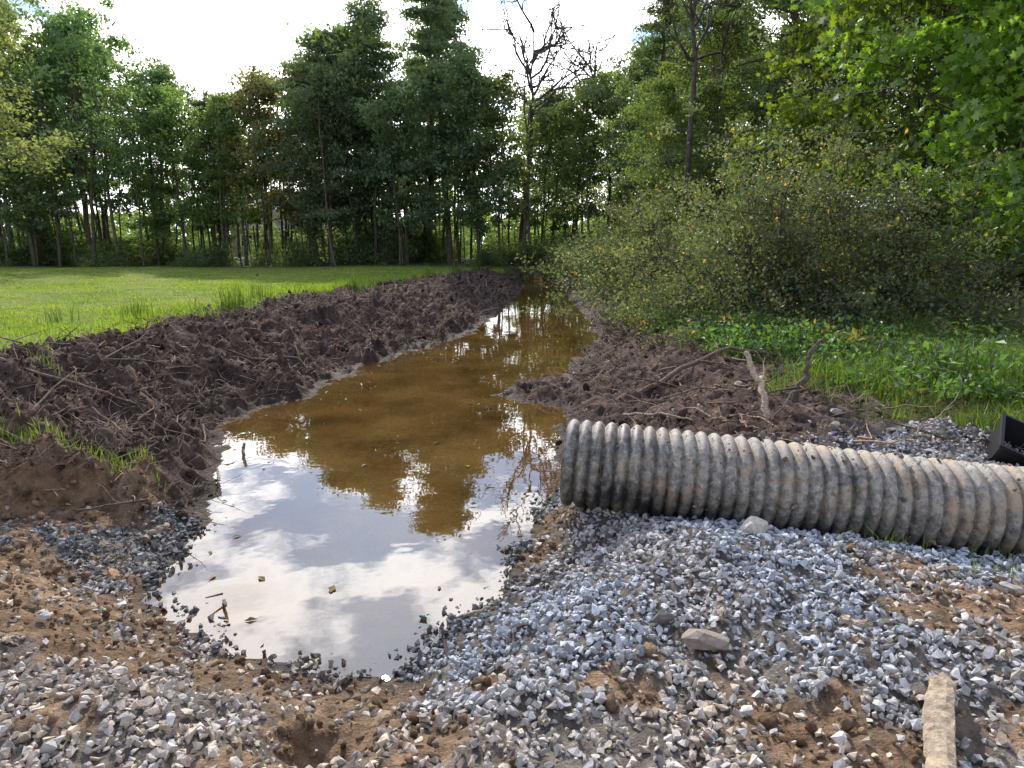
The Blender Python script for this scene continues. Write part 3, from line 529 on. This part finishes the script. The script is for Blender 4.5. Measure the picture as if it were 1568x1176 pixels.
def plank(name,p0,p1,w,th,c):
    n=20; r=np.random.default_rng(5); p0=np.array(p0);p1=np.array(p1); dr=unit(p1-p0); sd=unit(np.cross(dr,[0,0,1.])); up=np.cross(sd,dr); V_=[]
    for i in range(n):
        q=i/(n-1); e=.45 if i in(0,n-1) else 1; c0=p0+(p1-p0)*q+sd*w*.10*math.sin(q*6)+up*th*.3*math.sin(q*9); ww=w*.5*(1+.15*math.sin(q*5)+r.normal()*.07)*e
        for a,b in ((-1,-1),(-.9,.5),(-.35,1),(.4,.8),(.9,.4),(1,-1)): V_.append(c0+sd*ww*a+up*th*.5*b+dr*r.normal()*.012+up*r.normal()*.003)
    i=np.arange(n-1)[:,None]*6; j=np.arange(6)[None]; k=(j+1)%6; Ff=np.stack([i+j,i+k,i+6+k,i+6+j],-1).reshape(-1,4)
    A=Acc(); A.add(V_,Ff,c,0); A.add(V_[:6],[[0,1,2,3,4,5]],c); A.add(V_[-6:],[[5,4,3,2,1,0]],c); return A.obj(name,[M_WOOD])
plank('weathered_plank',g(1.60,2.20,.03),g(1.22,1.62,.03),.08,.03,(.42,.33,.235))
plank('wood_scrap',g(.93,2.72,.055),g(.90,2.60,.05),.03,.02,(.38,.32,.26)); plank('wood_scrap',g(1.42,2.60,.05),g(1.50,2.52,.05),.03,.02,(.40,.32,.24))
rock(.82,2.52,.28,(.26,.215,.18),(1,.6,.45),.2,'clay_lump'); rock(.66,2.66,.13,(.15,.13,.12),(1,.8,.7),.2,'clay_lump'); rock(.70,2.42,.13,(.24,.20,.17),(1,.7,.4),.2,'clay_lump')
def basin():
    m,nt,out=mat('black_plastic'); p=N(nt,'ShaderNodeBsdfPrincipled'); p.inputs['Base Color'].default_value=(.012,.012,.014,1); p.inputs['Roughness'].default_value=.42; L(nt,p.outputs[0],out.inputs[0])
    A=Acc(); o=[(-.3,-.22),(.35,-.22),(.35,.22),(-.3,.22)]; V_=[]
    for z_,s_ in ((0,.88),(.27,1.0),(.27,1.06),(.30,1.06),(.30,.97),(.03,.83)):
        V_+=[(a*s_,b*s_,z_) for a,b in o]
    V_=np.array(V_); i=np.arange(5)[:,None]*4; j=np.arange(4)[None]; k=(j+1)%4; A.add(V_,np.stack([i+j,i+k,i+4+k,i+4+j],-1).reshape(-1,4),(0,0,0)); A.add(V_[-4:],[[0,1,2,3]],(0,0,0)); A.add(V_[:4],[[3,2,1,0]],(0,0,0))
    ob=A.obj('black_plastic_drain_basin',[m]); ob.location=g(4.0,5.05,-.08); ob.rotation_euler=(.5,.4,-.4); ob.scale=(.85,.85,.85)
basin()
rock(-12.5,33,.9,(.2,.18,.15),(1,.4,.25),.1,'lawn_log'); rock(-10.5,38,.7,(.12,.1,.09),(1,.5,.3),.2,'lawn_log')
# ------------------------------------------------------------------ brick house beyond the trees
def house():
    e=bpy.data.objects.new('brick_house',None); S.collection.objects.link(e); e.location=(-24.5,76,.7); e.rotation_euler=(0,0,.15)
    m,nt,out=mat('red_brick'); p=N(nt,'ShaderNodeBsdfPrincipled'); b=N(nt,'ShaderNodeTexBrick'); b.inputs['Color1'].default_value=(.30,.10,.06,1); b.inputs['Color2'].default_value=(.24,.08,.05,1); b.inputs['Mortar'].default_value=(.35,.3,.26,1); b.inputs['Scale'].default_value=3; tc=N(nt,'ShaderNodeTexCoord'); L(nt,tc.outputs['Object'],b.inputs['Vector']); L(nt,b.outputs[0],p.inputs[0]); p.inputs['Roughness'].default_value=.9; L(nt,p.outputs[0],out.inputs[0])
    def pm(nm,c,r): 
        q,nt,out=mat(nm); p=N(nt,'ShaderNodeBsdfPrincipled'); p.inputs[0].default_value=(*c,1); p.inputs['Roughness'].default_value=r; L(nt,p.outputs[0],out.inputs[0]); return q
    rf=pm('shingles',(.08,.07,.065),.9); wh=pm('white_trim',(.75,.75,.72),.6); gl=pm('window_glass',(.03,.04,.05),.1)
    def box(nm,c,s,mm):
        A=Acc(); V_=[(c[0]+a*s[0]/2,c[1]+b_*s[1]/2,c[2]+d_*s[2]/2) for a in(-1,1) for b_ in(-1,1) for d_ in(-1,1)]
        A.add(V_,[[0,1,3,2],[4,6,7,5],[0,4,5,1],[2,3,7,6],[0,2,6,4],[1,5,7,3]],(.5,.5,.5)); o=A.obj(nm,[mm]); o.parent=e
    box('walls',(0,0,1.5),(11,7,3),m)
    A=Acc(); A.add([(-5.9,-4,2.95),(5.9,-4,2.95),(5.9,4,2.95),(-5.9,4,2.95),(-5.9,0,5.2),(5.9,0,5.2)],[[0,1,5,4],[2,3,4,5]],(0,0,0)); A.add([(-5.5,-3.5,3),(-5.5,3.5,3),(-5.5,0,4.95),(5.5,-3.5,3),(5.5,3.5,3),(5.5,0,4.95)],[[0,1,2],[3,5,4]],(0,0,0),1); o=A.obj('roof',[rf,m]); o.parent=e
    for i,xx in enumerate((-4,-1.6,3.6)): box(f'window_frame_{i}',(xx,-3.53,1.7),(1.3,.08,1.3),wh); box(f'window_{i}',(xx,-3.58,1.7),(1.1,.06,1.1),gl)
    box('door',(1.2,-3.54,1.05),(1.0,.1,2.1),wh); box('chimney',(3.5,.6,5.0),(.8,.8,1.8),m)
house()
# ------------------------------------------------------------------ light
el=math.radians(35); az=math.radians(-12)
sd_=Vector((math.sin(az)*math.cos(el),math.cos(az)*math.cos(el),math.sin(el)))
ld=bpy.data.lights.new('sun','SUN'); ld.energy=5.0; ld.angle=math.radians(.5); ld.color=(1,.92,.79)
so=bpy.data.objects.new('sun',ld); S.collection.objects.link(so); so.rotation_euler=(-sd_).to_track_quat('-Z','Y').to_euler(); so.location=(0,0,30)
w=bpy.data.worlds.new('World'); S.world=w; w.use_nodes=True; nt=w.node_tree; nt.nodes.clear()
out=nt.nodes.new('ShaderNodeOutputWorld'); bg=nt.nodes.new('ShaderNodeBackground'); bg.inputs[1].default_value=.15
sky=nt.nodes.new('ShaderNodeTexSky'); sky.sky_type='NISHITA'; sky.sun_disc=False; sky.sun_elevation=el; sky.sun_rotation=az%(2*math.pi)
skb=N(nt,'ShaderNodeVectorMath',operation='MULTIPLY'); skb.inputs[1].default_value=(.85,1.15,1.6); L(nt,sky.outputs[0],skb.inputs[0])
tc=nt.nodes.new('ShaderNodeTexCoord'); sep=N(nt,'ShaderNodeSeparateXYZ'); L(nt,tc.outputs['Generated'],sep.inputs[0])
def M(op,a,b=None,c=None,clamp=False):
    n=N(nt,'ShaderNodeMath',operation=op); n.use_clamp=clamp
    for i,v in enumerate((a,b,c)):
        if v is None: continue
        if isinstance(v,(int,float)): n.inputs[i].default_value=v
        else: L(nt,v,n.inputs[i])
    return n.outputs[0]
zc=M('MAXIMUM',sep.outputs[2],0.0); zz=M('ADD',zc,.12); px=M('DIVIDE',sep.outputs[0],zz); py=M('DIVIDE',sep.outputs[1],zz)
cb=N(nt,'ShaderNodeCombineXYZ'); L(nt,px,cb.inputs[0]); L(nt,py,cb.inputs[1])
cn=N(nt,'ShaderNodeTexNoise'); cn.inputs['Scale'].default_value=2.6; cn.inputs['Detail'].default_value=9; cn.inputs['Roughness'].default_value=.55; L(nt,cb.outputs[0],cn.inputs['Vector'])
hzn=M('MULTIPLY_ADD',zc,-3.2,1.2,True)
cov=M('MULTIPLY_ADD',hzn,.28,cn.outputs[0]); mask=N(nt,'ShaderNodeMapRange',interpolation_type='SMOOTHSTEP'); mask.inputs[1].default_value=.46; mask.inputs[2].default_value=.58; L(nt,cov,mask.inputs[0])
dt=N(nt,'ShaderNodeVectorMath',operation='DOT_PRODUCT'); L(nt,tc.outputs['Generated'],dt.inputs[0]); dt.inputs[1].default_value=sd_[:]
glow=M('POWER',M('MAXIMUM',dt.outputs['Value'],0),7); cbri=M('MULTIPLY_ADD',glow,40,7.5); dens=M('MULTIPLY_ADD',cn.outputs[0],-1.7,1.95); cbri=M('MULTIPLY',cbri,M('MAXIMUM',dens,.4))
cc_=N(nt,'ShaderNodeCombineXYZ'); L(nt,cbri,cc_.inputs[0]); L(nt,cbri,cc_.inputs[1]); L(nt,M('MULTIPLY',cbri,1.03),cc_.inputs[2])
mxs=N(nt,'ShaderNodeMix',data_type='RGBA'); L(nt,mask.outputs[0],mxs.inputs['Factor']); L(nt,skb.outputs[0],mxs.inputs['A']); L(nt,cc_.outputs[0],mxs.inputs['B']); L(nt,mxs.outputs['Result'],bg.inputs[0]); L(nt,bg.outputs[0],out.inputs[0])
# ------------------------------------------------------------------ camera
cam=bpy.data.cameras.new('camera'); cam.sensor_width=36; cam.lens=23.46; cam.clip_end=3000; cam.clip_start=.05
co=bpy.data.objects.new('camera',cam); S.collection.objects.link(co); co.location=(0,0,2.0); co.rotation_euler=(math.radians(90-11.8),0,0); S.camera=co
S.view_settings.view_transform='Standard'; S.view_settings.look='None'; S.view_settings.exposure=0
